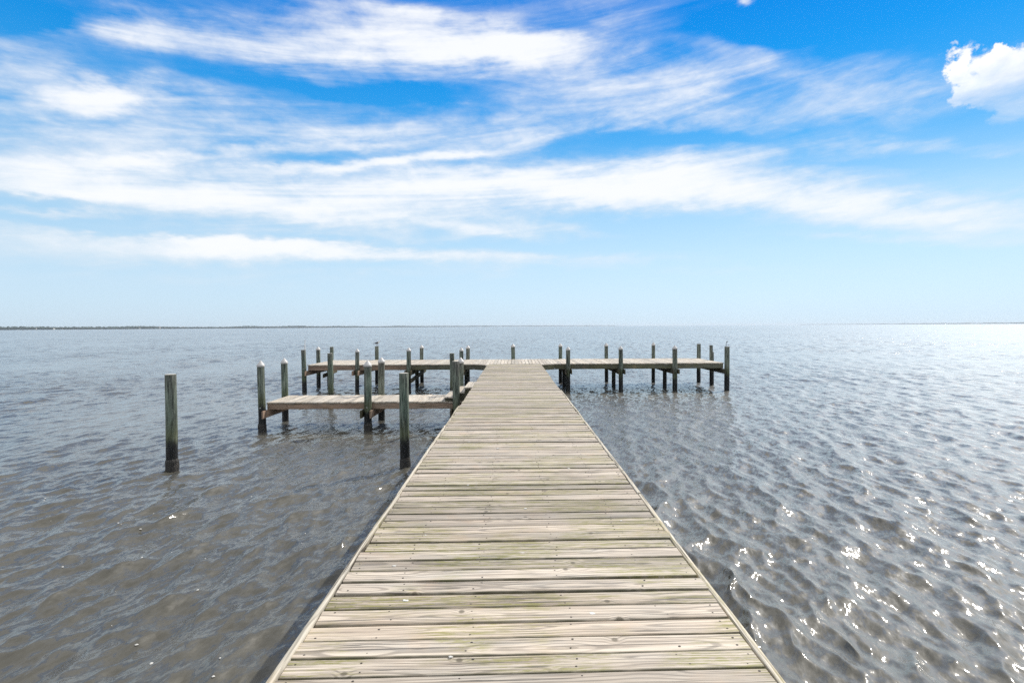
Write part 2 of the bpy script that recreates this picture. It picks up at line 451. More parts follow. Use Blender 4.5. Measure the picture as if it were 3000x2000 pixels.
    for (a, e, ha, he) in CUMULUS:
        mp = t.n('ShaderNodeMapping', vector_type='TEXTURE')
        mp.inputs['Location'].default_value = (a, e, 0); mp.inputs['Scale'].default_value = (ha, he, 1)
        t.put(mp.inputs['Vector'], cq)
        v = t.ramp(t.vmath('LENGTH', mp.outputs[0]), 1.25, .5)
        cs = v if cs is None else t.math('MAXIMUM', cs, v)
    lump = t.noise(t.vmath('MULTIPLY', ae, (.75, .8, 1)), 1.0, 6, .6)[0]
    cal = t.ramp(t.math('ADD', cs, t.math('MULTIPLY', t.math('SUBTRACT', lump, .5), .9)), .02, .95)
    cal = t.math('MULTIPLY', cal, t.ramp(cs, .0, .3))
    cal = t.math('MULTIPLY', cal, t.ramp(t.math('ADD', el, t.math('MULTIPLY', t.math('SUBTRACT', f2, .5), 5.5)), 13.8, 20.5, .0, 1.0))
    alpha = t.math('SUBTRACT', 1.0, t.math('MULTIPLY', t.math('SUBTRACT', 1.0, al), t.math('SUBTRACT', 1.0, cal)))
    # clear sky
    cr = t.n('ShaderNodeValToRGB'); cr.color_ramp.interpolation = 'EASE'
    els = cr.color_ramp.elements
    for k, (e, c) in enumerate(CLEAR):
        q_ = els[k] if k < 2 else els.new(e / 90)
        q_.position = e / 90; q_.color = (*c, 1)
    cr.color_ramp.interpolation = 'LINEAR'
    t.put(cr.inputs[0], t.math('DIVIDE', el, 90.0))
    glow = t.math('POWER', t.math('MULTIPLY', t.sep(sky.outputs[0])[2], .14), .22)      # brighter towards the sun
    clear = t.vmath('SCALE', cr.outputs[0], scale=glow)
    shade = t.ramp(t.math('ADD', dens, t.math('MULTIPLY', cal, t.math('MULTIPLY_ADD', lump, 2.2, -.2))), .3, 1.5, .88, 1.0)
    shade = t.math('MULTIPLY', shade, t.math('MULTIPLY_ADD', cal, .10, 1.0))
    cloud = t.vmath('MULTIPLY', t.xyz(shade, shade, shade), CLOUD_T)
    col = t.mix(alpha, clear, cloud)
    t.put(bg.inputs[0], col); bg.inputs[1].default_value = WORLD_S
    return w
CUMULUS = [(40.8, 18.2, 2.37, 2.13), (43.2, 16.8, 2.15, 2.39), (41.5, 19.8, 0.66, 0.65), (42.3, 16.5, 1.97, 2.13), (39.0, 19.6, 1.14, 1.69), (42.5, 18.6, 2.20, 1.77), (42.0, 16.1, 1.62, 1.54), (39.5, 17.8, 1.28, 1.37), (41.5, 15.4, 1.01, 1.09)]
CLEAR = ((0.0, (.71, .87, 1.0)), (2.5, (.65, .85, 1.0)), (6.8, (.53, .78, .99)), (11, (.40, .69, .97)), (16, (.14, .50, .95)), (20, (.045, .40, .93)), (24, (.014, .34, .91)), (30, (.004, .26, .86)), (40, (.01, .20, .72)), (90, (.012, .12, .45)))
CLOUD_T = (.98, 1.0, 1.03)
WORLD_S = .80
world()
scene.view_settings.view_transform = 'Standard'
scene.view_settings.look = 'None'
scene.view_settings.exposure = .32
scene.view_settings.gamma = 1
scene.render.film_transparent = False
scene.cycles.use_denoising = False
# ------------------------------------------------------------------ water
def make_water():
    th = np.concatenate([np.arange(-54, 54, .12), np.arange(54, 306, 1.5)])
    th = np.radians(th); nt = len(th)
    rr = [.4]
    while rr[-1] < 15000:
        r = rr[-1]
        g = .0048 if r < 260 else (.02 if r < 2000 else .05)
        rr.append(r + max(.022, g * r))
    r = np.array(rr); nr = len(r)
    Rr, Th = np.meshgrid(r, th, indexing='ij')
    X = (Rr * np.sin(Th)).ravel(); Y = (Rr * np.cos(Th)).ravel(); RF = Rr.ravel()
    sp = np.maximum(.022, np.where(RF < 260, .0048, .02) * RF)
    Z = np.zeros_like(X); DX = np.zeros_like(X); DY = np.zeros_like(X)
    N = 170
    lam = np.exp(rng.uniform(math.log(.10), math.log(1.7), N))
    # slower, irregular gust patches over which the chop grows and dies
    gust = np.zeros_like(X)
    for k in range(9):
        L = rng.uniform(5, 28); a = rng.uniform(0, 6.28)
        gust += np.sin(2 * math.pi / L * (X * math.cos(a) + Y * math.sin(a)) + rng.uniform(0, 6.28))
    gust = 1 + .20 * gust / 1.5
    gust = np.clip(gust, .45, 1.7)
    for i in range(N):
        L = lam[i]; k = 2 * math.pi / L
        spread = 15 if L > 1.6 else 30
        a = R(-16 + rng.normal(0, spread))
        w = math.exp(-(math.log(L / .36) / .85) ** 2)
        s = WAVE * math.sqrt(2 / N) * (.40 + .8 * w)
        A = s / k
        fade = np.clip((L / sp - 2.2) / 2.5, 0, 1)
        ph = k * (X * math.cos(a) + Y * math.sin(a)) + rng.uniform(0, 6.28)
        g = fade * (gust if L < 2.5 else 1)
        sn, cs = np.sin(ph), np.cos(ph)
        Z += A * g * cs
        q = .85
        DX -= q * A * g * math.cos(a) * sn; DY -= q * A * g * math.sin(a) * sn
    # sharpen crests a little
    Z = Z + .35 * (np.abs(Z) * Z) / .06 * .3
    co_ = np.empty((X.size, 3), dtype=np.float32)
    co_[:, 0] = X + DX; co_[:, 1] = Y + DY; co_[:, 2] = Z + WATER_Z
    i = np.arange(nr - 1)[:, None]; j = np.arange(nt)[None, :]
    a = i * nt + j; b = i * nt + (j + 1) % nt
    quads = np.stack([a, b, b + nt, a + nt], -1).reshape(-1, 4)[:, ::-1]
    nq = len(quads)
    me = bpy.data.meshes.new('water')
    me.vertices.add(X.size + 1); me.loops.add(nq * 4 + nt * 3); me.polygons.add(nq + nt)
    allco = np.vstack([co_, [[0, 0, WATER_Z]]]).astype(np.float32)
    me.vertices.foreach_set('co', allco.ravel())
    jj = np.arange(nt)
    tri = np.stack([np.full(nt, X.size), (jj + 1) % nt, jj], -1)
    me.loops.foreach_set('vertex_index', np.concatenate([quads.ravel(), tri.ravel()]).astype(np.int32))
    st = np.concatenate([np.arange(nq) * 4, nq * 4 + np.arange(nt) * 3]).astype(np.int32)
    me.polygons.foreach_set('loop_start', st)
    me.update(calc_edges=True)
    if me.polygons[0].normal.z < 0: me.flip_normals()
    me.polygons.foreach_set('use_smooth', np.ones(nq + nt, dtype=bool))
    m, t, p = material('bay_water')
    geo = t.n('ShaderNodeNewGeometry'); pos = geo.outputs['Position']; nrm = geo.outputs['Normal']
    px, py, pz = t.sep(pos)
    dist = t.vmath('LENGTH', pos)
    far = t.ramp(dist, 8, 90)
    # ripples as slopes: long-crested along the waves
    ca, sa = math.cos(R(-16)), math.sin(R(-16))
    al = t.math('ADD', t.math('MULTIPLY', px, ca), t.math('MULTIPLY', py, sa))
    ac = t.math('SUBTRACT', t.math('MULTIPLY', py, ca), t.math('MULTIPLY', px, sa))
    def slopes(sx, sy, det, zoff, rough=.6, dis=.4):
        return t.vmath('SUBTRACT', t.noise(t.xyz(t.math('MULTIPLY', al, sx), t.math('MULTIPLY', ac, sy), zoff), 1.0, det, rough, dis)[1], (.5, .5, .5))
    n1 = t.vmath('SCALE', slopes(9, 3.2, 4, .3), scale=RIP1)
    n2 = t.vmath('SCALE', slopes(30, 13, 2, 4.1), scale=RIP2)
    n3 = t.vmath('SCALE', slopes(1.5, .5, 6, 7.7, .66), scale=t.math('MULTIPLY', far, RIP3))
    tot = t.vmath('ADD', t.vmath('ADD', n1, n2), n3)
    gus = t.ramp(t.noise(t.vmath('MULTIPLY', pos, (.10, .035, 1)), 1.0, 4, .6)[0], .3, .72, .55, 1.35)
    tot = t.vmath('SCALE', tot, scale=gus)
    tot = t.vmath('MULTIPLY', tot, (1, 1, 0))
    nn = t.vmath('NORMALIZE', t.vmath('ADD', nrm, tot))
    t.put(p.inputs['Normal'], nn)
    silt = t.noise(t.vmath('MULTIPLY', pos, (.25, .12, 1)), 1.0, 4, .6)[0]
    c = t.mix(t.ramp(silt, .3, .7), WCOL_A, WCOL_B)
    t.put(p.inputs['Base Color'], c)
    p.inputs['IOR'].default_value = 1.333
    p.inputs['Roughness'].default_value = WROUGH
    p.inputs['Coat Weight'].default_value = .75; p.inputs['Coat Roughness'].default_value = .55; p.inputs['Coat IOR'].default_value = 1.40
    t.put(p.inputs['Coat Normal'], nn)
    o = link('water', me, m)
    tag(o, 'choppy brown grey bay water with sun glitter at right', 'water', kind='structure')
    # a few foam flecks float on the chop at the near left
    near = co_[(co_[:, 1] > 2.8) & (co_[:, 1] < 9) & (co_[:, 0] < -1.5) & (co_[:, 0] > -.95 * co_[:, 1] - .3)]
    fm = MB()
    for q in rng.choice(len(near), 46, replace=False):
        c = Vector(near[q].tolist()) + Vector((0, 0, .004)); rad = float(rng.uniform(.004, .015))
        fm.rings([[c + Vector((math.cos(a) * rad * rng.uniform(.7, 1.5), math.sin(a) * rad * rng.uniform(.6, 1.2), 0)) for a in [k * math.pi / 4 for k in range(8)]],
                  [c + Vector((math.cos(a) * rad * .5, math.sin(a) * rad * .5, .004)) for a in [k * math.pi / 4 for k in range(8)]]])
    o2 = fm.build('foam_flecks', M['dropping']); tag(o2, 'tiny white foam flecks floating on the near left water', 'foam', kind='stuff')
    return o
WAVE, RIP1, RIP2, RIP3 = .225, .85, .45, 1.7
WCOL_A, WCOL_B, WROUGH = (.054, .051, .039), (.080, .075, .058), .10
make_water()

# ------------------------------------------------------------------ walkway
XL, XR = -1.05, 1.14        # board ends
def walkway():
    root = empty('walkway', (0, 12, 0))
    tag(root, 'long straight walkway of weathered cross planks running out over the water', 'walkway')
    mb = MB(); sc = MB()
    y = 1.35; i = 0
    cx = (XL + XR) / 2; L = XR - XL
    joists = (-1.0, -.68, -.22, .28, .79, 1.08)
    while y < 22.22:
        wdt = random.choice((.134, .136, .137, .138)) + random.uniform(-.002, .002)
        gap = random.choice((.008, .011, .014, .017, .021, .025)) if y < 14 else random.uniform(.006, .013)
        ang = R(1.75 - 1.9 * min(1, max(0, (y - 2.2) / 7))) + R(random.gauss(0, .10))
        zt = random.uniform(-.005, .005); tl = R(random.gauss(0, 1.1)); rl = random.gauss(0, .0012)
        yc = y + wdt / 2
        if yc + wdt / 2 > 22.40: break
        U = Vector((math.cos(ang), math.sin(ang), rl)).normalized()
        V = Vector((-math.sin(ang), math.cos(ang), math.sin(tl))).normalized(); W = U.cross(V)
        seed = random.random()
        mb.board((cx, yc, zt), U, V, W, L, wdt, .038, segs=8 if y < 10 else 3, ch=random.uniform(.005, .010), seed=seed, wob=.004,
                 cup=random.uniform(-.002, .0015), ends=(random.uniform(-.012, .006), random.uniform(-.012, .006)))
        if y < 9:
            for jx in joists:
                for sv in (-1, 1):
                    if random.random() < .25: continue
                    u = jx - cx + random.uniform(-.03, .03); v = sv * (wdt / 2 - random.uniform(.022, .04))
                    c = Vector((cx, yc, zt)) + U * u + V * v + W * .0006
                    rad = random.uniform(.0036, .0058)
                    sc.rings([[c + (U * math.cos(a) * 1.25 + V * math.sin(a)) * rad for a in [k * math.pi / 4 for k in range(8)]],
                              [c + W * .0006 + (U * math.cos(a) * 1.1 + V * math.sin(a)) * rad * .9 for a in [k * math.pi / 4 for k in range(8)]]])
        y += wdt + gap; i += 1
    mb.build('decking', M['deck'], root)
    dr = MB()
    for (sx, sy) in ((-.62, 3.05), (-.66, 4.02), (-.3, 2.52), (.42, 2.9), (-.78, 3.5), (.1, 4.6), (-.45, 5.3), (.6, 5.9), (-.2, 6.9), (.3, 7.7), (.85, 4.3), (-.6, 7.3), (0.05, 3.7)):
        c = Vector((sx, sy, .0052)); rad = random.uniform(.007, .017); nn_ = 11
        jit = [random.uniform(.5, 1.2) for _ in range(nn_)]
        dr.rings([[c + Vector((math.cos(2 * math.pi * k / nn_) * rad * 1.6 * jit[k], math.sin(2 * math.pi * k / nn_) * rad * jit[k], -.004)) for k in range(nn_)],
                  [c + Vector((math.cos(2 * math.pi * k / nn_) * rad * 1.3 * jit[k], math.sin(2 * math.pi * k / nn_) * rad * .8 * jit[k], .0)) for k in range(nn_)]])
    o = dr.build('bird_droppings', M['dropping'], root); o['kind'] = 'stuff'
    o = sc.build('screw_heads', M['screw'], root); o['kind'] = 'stuff'
    # rim boards stand a finger proud beside the plank ends
    def rim(x, y0, y1, z, sgn):
        b = MB()
        yy = y0
        while yy < y1 - .05:
            ln = min(random.uniform(3.4, 3.9), y1 - yy)
            b.board((x + random.uniform(-.006, .006), yy + ln / 2, z + random.uniform(-.008, .006)), (random.uniform(-.002, .002), 1, random.uniform(-.002, .002)), (-1, 0, 0), (0, 0, 1), ln - .014, .032, .235,
                    segs=10, ch=.009, wob=.010)
            yy += ln
        b.build('rim_board', M['rim'], root)
    rim(XL - .022, 1.2, 10.67, .007, -1)
    rim(XR + .022, 1.2, 13.2, .007, 1)
    for xx in (XL + .045, XR - .045):
        b = MB(); b.board((xx, 16.4, -.041), (0, 1, 0), (-1, 0, 0), (0, 0, 1), 11.6, .040, .22, segs=4); b.build('stringer', M['beam_green'], root)
    for xx in (-.68, -.22, .28, .79):
        b = MB(); b.board((xx, 11.8, -.045), (0, 1, 0), (-1, 0, 0), (0, 0, 1), 20.8, .038, .19, segs=2); b.build('joist', M['beam_green'], root)
walkway()

# ------------------------------------------------------------------ T platform
TX0, TX1, TY0, TY1 = -8.50, 8.69, 22.52, 25.74
def platform():
    root = empty('pier_platform', (0, 24, 0))
    tag(root, 'long flat T shaped platform of bleached planks across the end of the walkway', 'platform')
    mb = MB()
    x = TX0
    while x < TX1 - .02:
        w = min(.140 + random.uniform(-.002, .002), TX1 - x)
        xc = x + w / 2
        f = TY0 - .012
        if -1.62 < xc < 1.72:                                   # the flared corners where walkway and platform meet
            f = 22.425 if -1.04 < xc < 1.15 else TY0 - .012
            if xc <= -1.04: f = 22.0 + (-1.06 - xc) * .95
            if xc >= 1.15: f = 22.0 + (xc - 1.17) * .95
            f = min(f, TY0 - .012)
        f += random.uniform(-.008, .008); bk = TY1 + random.uniform(-.008, .02)
        mb.board((xc, (f + bk) / 2, random.uniform(-.003, .003)), (0, 1, 0), (-1, 0, math.sin(R(random.gauss(0, .5)))), (0, 0, 1), bk - f, w, .038, segs=3, ch=.007, wob=.003)
        x += w + random.uniform(.006, .014)
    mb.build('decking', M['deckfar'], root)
    def fascia(p0, p1, mat, z=-.040, h=.19):
        p0, p1 = Vector(p0), Vector(p1); d = (p1 - p0); L = d.length; d.normalize()
        nrm = Vector((d.y, -d.x, 0))
        b = MB(); b.board(((p0 + p1) / 2) + Vector((0, 0, z - h / 2)) , d, (0, 0, 1), nrm, L - .006, h, .038, segs=6, ch=.004, wob=.004)
        return b.build('fascia', mat, root)
    fy = TY0 + .0
    fascia((TX0 + .02, fy, 0), (-6.42, fy, 0), M['beam_brown']); fascia((-6.42, fy, 0), (-4.28, fy, 0), M['beam_brown'])
    fascia((-4.28, fy, 0), (-1.62, fy, 0), M['beam_green'])
    fascia((-1.615, fy + .01, 0), (-1.06, 22.03, 0), M['beam_green']); fascia((1.17, 22.03, 0), (1.715, fy + .01, 0), M['beam_green'])
    fascia((1.72, fy, 0), (4.42, fy, 0), M['beam_green']); fascia((4.42, fy, 0), (6.62, fy, 0), M['beam_green']); fascia((6.62, fy, 0), (TX1 - .02, fy, 0), M['beam_green'])
    fascia((TX1 - .02, TY1 - .01, 0), (TX0 + .02, TY1 - .01, 0), M['beam_green'])
    fascia((TX0 + .005, TY1 - .06, 0), (TX0 + .005, TY0 + .05, 0), M['beam_brown']); fascia((TX1 - .005, TY0 + .05, 0), (TX1 - .005, TY1 - .06, 0), M['beam_green'])
    for yy in (23.3, 24.1, 24.9):
        b = MB(); b.board((.08, yy, -.044), (1, 0, 0), (0, 1, 0), (0, 0, 1), TX1 - TX0 - .2, .038, .18, segs=2); b.build('joist', M['beam_green'], root)
    for bx in (-8.60, -6.44, -4.30, -2.13, 0.02, 2.27, 4.43, 6.64, 8.74):
        for s in (-1, 1):
            xx = bx + s * .118
            if bx < -8 : xx = bx + (.118 if s > 0 else -.118)
            if (bx < -8 and s < 0) or (bx > 8 and s > 0): continue
            y0 = 22.18 + random.uniform(-.03, .03)
            if abs(bx) < 2.4: y0 = 22.26
            b = MB(); b.board((xx, (y0 + 26.1) / 2, -.236), (0, 1, 0), (-1, 0, 0), (0, 0, 1), 26.1 - y0, .042, .19, segs=3, ch=.004)
            b.build('cross_beam', M['beam_brown'] if bx < -5 else M['beam_dark'], root)
    for (bx, y0, z0, y1, z1) in ((-8.46, 24.3, -.62, 26.2, -.52), (-4.16, 22.3, -.66, 26.1, -.50)):
        d = Vector((0, y1 - y0, z1 - z0)); L = d.length; d.normalize()
        b = MB(); b.board((bx, (y0 + y1) / 2, (z0 + z1) / 2), d, (0, -d.z, d.y), (1, 0, 0), L, .17, .04, segs=2, ch=.004); b.build('brace', M['beam_dark'], root)
platform()

# ------------------------------------------------------------------ low side dock and its steps
LZ = -.39
def side_dock():
    root = empty('side_dock', (-4, 14.85, LZ))
    tag(root, 'low narrow wooden dock branching left from the walkway below the steps', 'dock')
    mb = MB(); x0, x1, y0, y1 = -6.42, -1.16, 14.16, 15.56
    x = x0; k = 0
    while x < x1 - .03:
        w = .140 + random.uniform(-.002, .002); f = y0 - .015 + random.uniform(-.010, .008)
        if 27 <= k <= 27: f -= .035
        mb.board((x + w / 2, (f + y1) / 2, LZ + random.uniform(-.003, .004)), (0, 1, R(random.gauss(0, .1))), (-1, 0, math.sin(R(random.gauss(0, .7)))), (0, 0, 1), y1 - f, w, .036, segs=4, ch=.007, wob=.004)
        x += w + random.uniform(.005, .011); k += 1
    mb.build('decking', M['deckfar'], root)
    for (a, c) in (((x0 + .01, y0, 0), (-3.76, y0, 0)), ((-3.76, y0, 0), (-1.36, y0, 0)), ((-1.2, y1 - .01, 0), (x0 + .01, y1 - .01, 0))):
        a, c = Vector(a), Vector(c); d = c - a; L = d.length; d.normalize(); nrm = Vector((d.y, -d.x, 0))
        b = MB(); b.board((a + c) / 2 + Vector((0, 0, LZ - .038 - .075)), d, (0, 0, 1), nrm, L - .005, .15, .038, segs=8, ch=.004, wob=.005)
        b.build('fascia', M['beam_brown'], root)
    b = MB(); b.board((x0 + .005, (y0 + y1) / 2, LZ - .113), (0, 1, 0), (0, 0, 1), (-1, 0, 0), y1 - y0 - .1, .15, .036, segs=3); b.build('fascia', M['beam_brown'], root)
    for yy in (14.6, 15.1):
        b = MB(); b.board((-3.8, yy, LZ - .04), (1, 0, 0), (0, 1, 0), (0, 0, 1), 5.1, .036, .14, segs=2); b.build('joist', M['beam_dark'], root)
    for bx in (-6.52, -3.77, -1.47):
        for s in (-1, 1):
            if bx < -6 and s < 0: continue
            b = MB(); b.board((bx + s * .125, 14.85, LZ - .192), (0, 1, 0), (-1, 0, 0), (0, 0, 1), 2.0, .042, .19, segs=3, ch=.004)
            b.build('cross_beam', M['beam_dark'] if s < 0 else M['beam_brown'], root)
side_dock()

def steps():
    root = empty('wooden_steps', (-1.4, 14.9, LZ))
    tag(root, 'three open wooden steps climbing from the low side dock up to the walkway', 'steps')
    rise = .125
    for k in range(3):
        xa = -1.80 + k * .262
        b = MB()
        for q in range(2):
            b.board((xa + .066 + q * .137, 14.86 + random.uniform(-.01, .01), LZ + rise * (k + 1) - .012 + (.002 * q)), (0, 1, 0), (-1, 0, 0), (0, 0, 1), 1.44, .130, .038, segs=4, ch=.008, wob=.003)
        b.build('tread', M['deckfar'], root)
    for yy in (14.19, 15.48):
        pts = [(-1.785, yy, LZ + .003)]
        for k in range(3):
            xa = -1.785 + k * .262
            zt = LZ + rise * (k + 1) - .052
            pts += [(xa, yy, zt), (xa + .262 if k < 2 else -1.10, yy, zt)]
        pts += [(-1.10, yy, LZ - .2), (-1.30, yy, LZ - .2), (-1.30, yy, LZ + .003)]
        b = MB(); b.prism(pts[::-1], (0, .04, 0)); b.build('stringer', M['beam_green'], root)
steps()

# ------------------------------------------------------------------ pilings
def piling(x, y, ztop, rad, label, group, capped, name='piling', crust=False, lean=(0, 0), bolts=()):
    root = empty(name, (x, y, WATER_Z))
    tag(root, label, 'piling', group)
    n = 20; zb = WATER_Z - 1.1; hh = [zb, WATER_Z - .3, WATER_Z, -.8, -.4, -.1, .1, ztop - .2, ztop - .012, ztop]
    hh = sorted(set([h for h in hh if h <= ztop]))
    ph = random.uniform(0, 90)
    rings = []
    for h in hh:
        tt = (h - zb) / 3; cxx = x + lean[0] * (h - WATER_Z) + .012 * mnoise.noise(Vector((h * .8, ph, 0)))
        cyy = y + lean[1] * (h - WATER_Z)
        ring = []
        for k in range(n):
            a = 2 * math.pi * k / n
            rr = rad * (1.06 - .045 * tt) * (1 + .05 * mnoise.noise(Vector((math.cos(a) * 1.3, math.sin(a) * 1.3, h * .5 + ph))) + .018 * mnoise.noise(Vector((math.cos(a) * 5, math.sin(a) * 5, h + ph))))
            if h == ztop: rr *= .965
            ring.append((cxx + math.cos(a) * rr, cyy + math.sin(a) * rr, h))
        rings.append(ring)
    b = MB(); b.rings(rings, cap1=False)
    nb = len(b.v); b.v += [Vector(p) for p in rings[-1]]; b.g += rings[-1]; b.s += [.5] * n
    b.face(tuple(range(nb, nb + n)), 1)
    o = b.build('post', [M['pile'], M['end']], root, smooth=True)
    me = o.data
    a1 = me.attributes.new('topdist', 'FLOAT', 'POINT'); a1.data.foreach_set('value', [ztop - v.z for v in b.v])
    a2 = me.attributes.new('open', 'FLOAT', 'POINT'); a2.data.foreach_set('value', [0.0 if capped else 1.0] * len(b.v))
    me.polygons[len(me.polygons) - 1].use_smooth = False
    if capped:
        c = MB(); cx2 = x + lean[0] * (ztop - WATER_Z) + .012 * mnoise.noise(Vector((ztop * .8, ph, 0))); cy2 = y + lean[1] * (ztop - WATER_Z); R_ = rad * 1.10
        prof = [(1.0, -.035), (1.03, -.03), (1.03, .012), (.97, .02), (.80, .042), (.5, .078), (.2, .112), (.06, .126), (.01, .129)]
        c.rings([[(cx2 + math.cos(a) * R_ * q, cy2 + math.sin(a) * R_ * q, ztop + dz) for a in [2 * math.pi * k / 24 for k in range(24)]] for q, dz in prof]) if False else \
        c.rings([[(cx2 + math.cos(a) * R_ * q, cy2 + math.sin(a) * R_ * q, ztop + dz) for a in [2 * math.pi * k / 24 for k in range(24)]] for q, dz in prof])
        c.build('cap', M['cap'], root, smooth=False)
    if crust:
        c = MB(); rr_ = []
        for q in range(9):
            h = WATER_Z - .25 + q * .058
            rr_.append([(x + math.cos(a) * rad * kk, y + math.sin(a) * rad * kk, h) for a, kk in
                        [(2 * math.pi * k / 36, (1.07 if 0 < q < 8 else 1.0) + random.uniform(.0, .17 if 0 < q < 8 else .02)) for k in range(36)]])
        c.rings(rr_); c.build('barnacle_crust', M['barnacle'], root)
    for (bz) in bolts:
        c = MB(); c.tube([(x, y - rad * 1.0, bz), (x, y - rad * 1.16, bz)], .016, 8); c.build('bolt', M['bolt'], root)
    return root

GM, GL, GT, GS = 'mooring pilings standing in open water', 'pilings of the low side dock', 'pilings of the T shaped platform', 'short support pilings under the platform'
for (x, y, zt, r, cap, lab) in (
    (-6.49, 10.30, .68, .097, 0, 'lone uncapped green piling farthest left, in open water away from every dock'),
    (-2.06, 10.30, .68, .088, 0, 'tall uncapped dark green piling nearest the walkway left edge, in front of the low dock'),
    (-6.07, 18.10, .69, .085, 0, 'uncapped piling rising behind the outer end of the low dock, before the platform'),
    (-2.03, 18.10, .67, .078, 0, 'uncapped piling directly behind the steps, between low dock and platform')):
    piling(x, y, zt, r, lab, GM, cap, crust=y < 12, lean=(random.uniform(-.008, .004), 0))
for (x, y, zt, r, cap, lab) in (
    (-6.50, 14.05, .58, .088, 1, 'white capped piling at the near outer corner of the low side dock'),
    (-6.58, 15.68, .55, .088, 1, 'white capped piling at the far outer corner of the low side dock'),
    (-3.76, 14.05, .57, .092, 1, 'white capped piling midway along the near edge of the low dock'),
    (-3.81, 15.68, .56, .090, 1, 'white capped piling midway along the far edge of the low dock'),
    (-1.47, 14.05, .66, .090, 0, 'uncapped piling at the foot of the wooden steps, streaked white at its top'),
    (-1.51, 15.68, .54, .086, 1, 'white capped piling just behind the wooden steps')):
    piling(x, y, zt, r, lab, GL, cap, crust=y < 15, lean=(random.uniform(-.012, .012), random.uniform(-.008, .008)), bolts=((LZ - .12,) if y < 15 and x < -2 else ()))
TP = (
    (-8.60, 22.42, .63, .088, 0, 'uncapped piling at the near left corner of the platform, below a thin white pipe'),
    (-8.72, 24.40, .57, .086, 1, 'white capped piling halfway along the left end of the platform'),
    (-8.60, 25.86, .63, .084, 0, 'uncapped mossy piling at the far left corner of the platform'),
    (-6.43, 22.42, .55, .086, 1, 'white capped piling in the near row of the left arm, second from its end'),
    (-6.47, 25.86, .64, .090, 0, 'brown split top piling on the far row with a gull standing on it'),
    (-4.30, 22.42, .58, .086, 1, 'white capped piling in the near row of the left arm, behind the uncapped tall one'),
    (-4.34, 25.86, .57, .082, 1, 'white capped piling in the far row, first one right of the gull'),
    (-2.12, 22.42, .57, .084, 1, 'white capped piling in the near row at the left flared corner'),
    (-2.15, 25.86, .54, .084, 1, 'white capped piling in the far row left of the walkway line'),
    (0.01, 25.86, .60, .086, 1, 'capped piling on the far edge straight ahead at the end of the walkway'),
    (2.26, 22.42, .58, .086, 1, 'capped piling in the near row of the right arm closest to the walkway'),
    (2.25, 25.86, .61, .082, 1, 'capped piling in the far row first right of the walkway line'),
    (4.43, 22.42, .60, .080, 1, 'capped piling second from the walkway in the near row of the right arm'),
    (4.43, 25.86, .62, .086, 1, 'capped piling second right of the walkway line in the far row'),
    (6.65, 22.42, .61, .090, 1, 'capped piling in the near row beside the uncapped right corner piling'),
    (6.64, 25.86, .64, .086, 1, 'capped piling third right of the walkway line in the far row'),
    (8.78, 22.42, .67, .092, 0, 'uncapped piling at the near right corner carrying a thin bent rod'),
    (8.80, 25.86, .67, .086, 0, 'uncapped piling at the far right corner of the platform'))
for (x, y, zt, r, cap, lab) in TP:
    piling(x, y, zt, r * random.uniform(.93, 1.07), lab, GT, cap, lean=(random.uniform(-.013, .013), random.uniform(-.01, .01)), bolts=((-.14,) if y < 23 and abs(x) > 2 else ()))
# the notched piling halfway along the right end: its top is cut away on one side
nr_ = piling(8.86, 24.35, .36, .090, 'piling with a notched half cut top at the right end of the platform', GT, 0)
b = MB(); hw = []
for h, q in ((.34, 1.0), (.5, .98), (.645, .97), (.66, .93)):
    ring = []
    for k in range(20):
        a = 2 * math.pi * k / 20
        xx = min(math.cos(a) * .087 * q, .030 + (h - .34) * .03); ring.append((8.852 + xx - (h - .34) * .03, 24.35 + math.sin(a) * .087 * q, h))
    hw.append(ring)
b.rings(hw); o = b.build('notched_top', M['pile'], nr_)
a1 = o.data.attributes.new('topdist', 'FLOAT', 'POINT'); a1.data.foreach_set('value', [.66 - v.z for v in b.v])
for (x, y, lab) in ((-8.42, 24.9, 'short dark support piling under the left end of the platform'),
                    (-4.30, 24.35, 'short dark support piling under the left arm, joined by a sloping brace'),
                    (-2.1, 24.35, 'short dark support piling under the platform just left of the walkway'),
                    (2.27, 24.25, 'short dark support piling under the right arm nearest the walkway'),
                    (4.44, 24.1, 'short dark support piling under the middle of the right arm'),
                    (6.60, 23.75, 'short dark support piling under the outer part of the right arm')):
    piling(x, y, -.05, .085, lab, GS, 1, name='support_piling') if False else None
    root = empty('support_piling', (x, y, WATER_Z)); tag(root, lab, 'piling', GS)
    ph = random.uniform(0, 50); b = MB()
    b.rings([[(x + math.cos(a) * .085 * (1.05 - .02 * q) * (1 + .04 * mnoise.noise(Vector((math.cos(a), math.sin(a), h + ph)))),
               y + math.sin(a) * .085 * (1.05 - .02 * q), h) for a in [2 * math.pi * k / 16 for k in range(16)]] for q, h in enumerate((WATER_Z - 1, WATER_Z, -.8, -.5, -.24))])
    o = b.build('post', M['pile'], root, smooth=True)
    a1 = o.data.attributes.new('topdist', 'FLOAT', 'POINT'); a1.data.foreach_set('value', [9.0] * len(b.v))

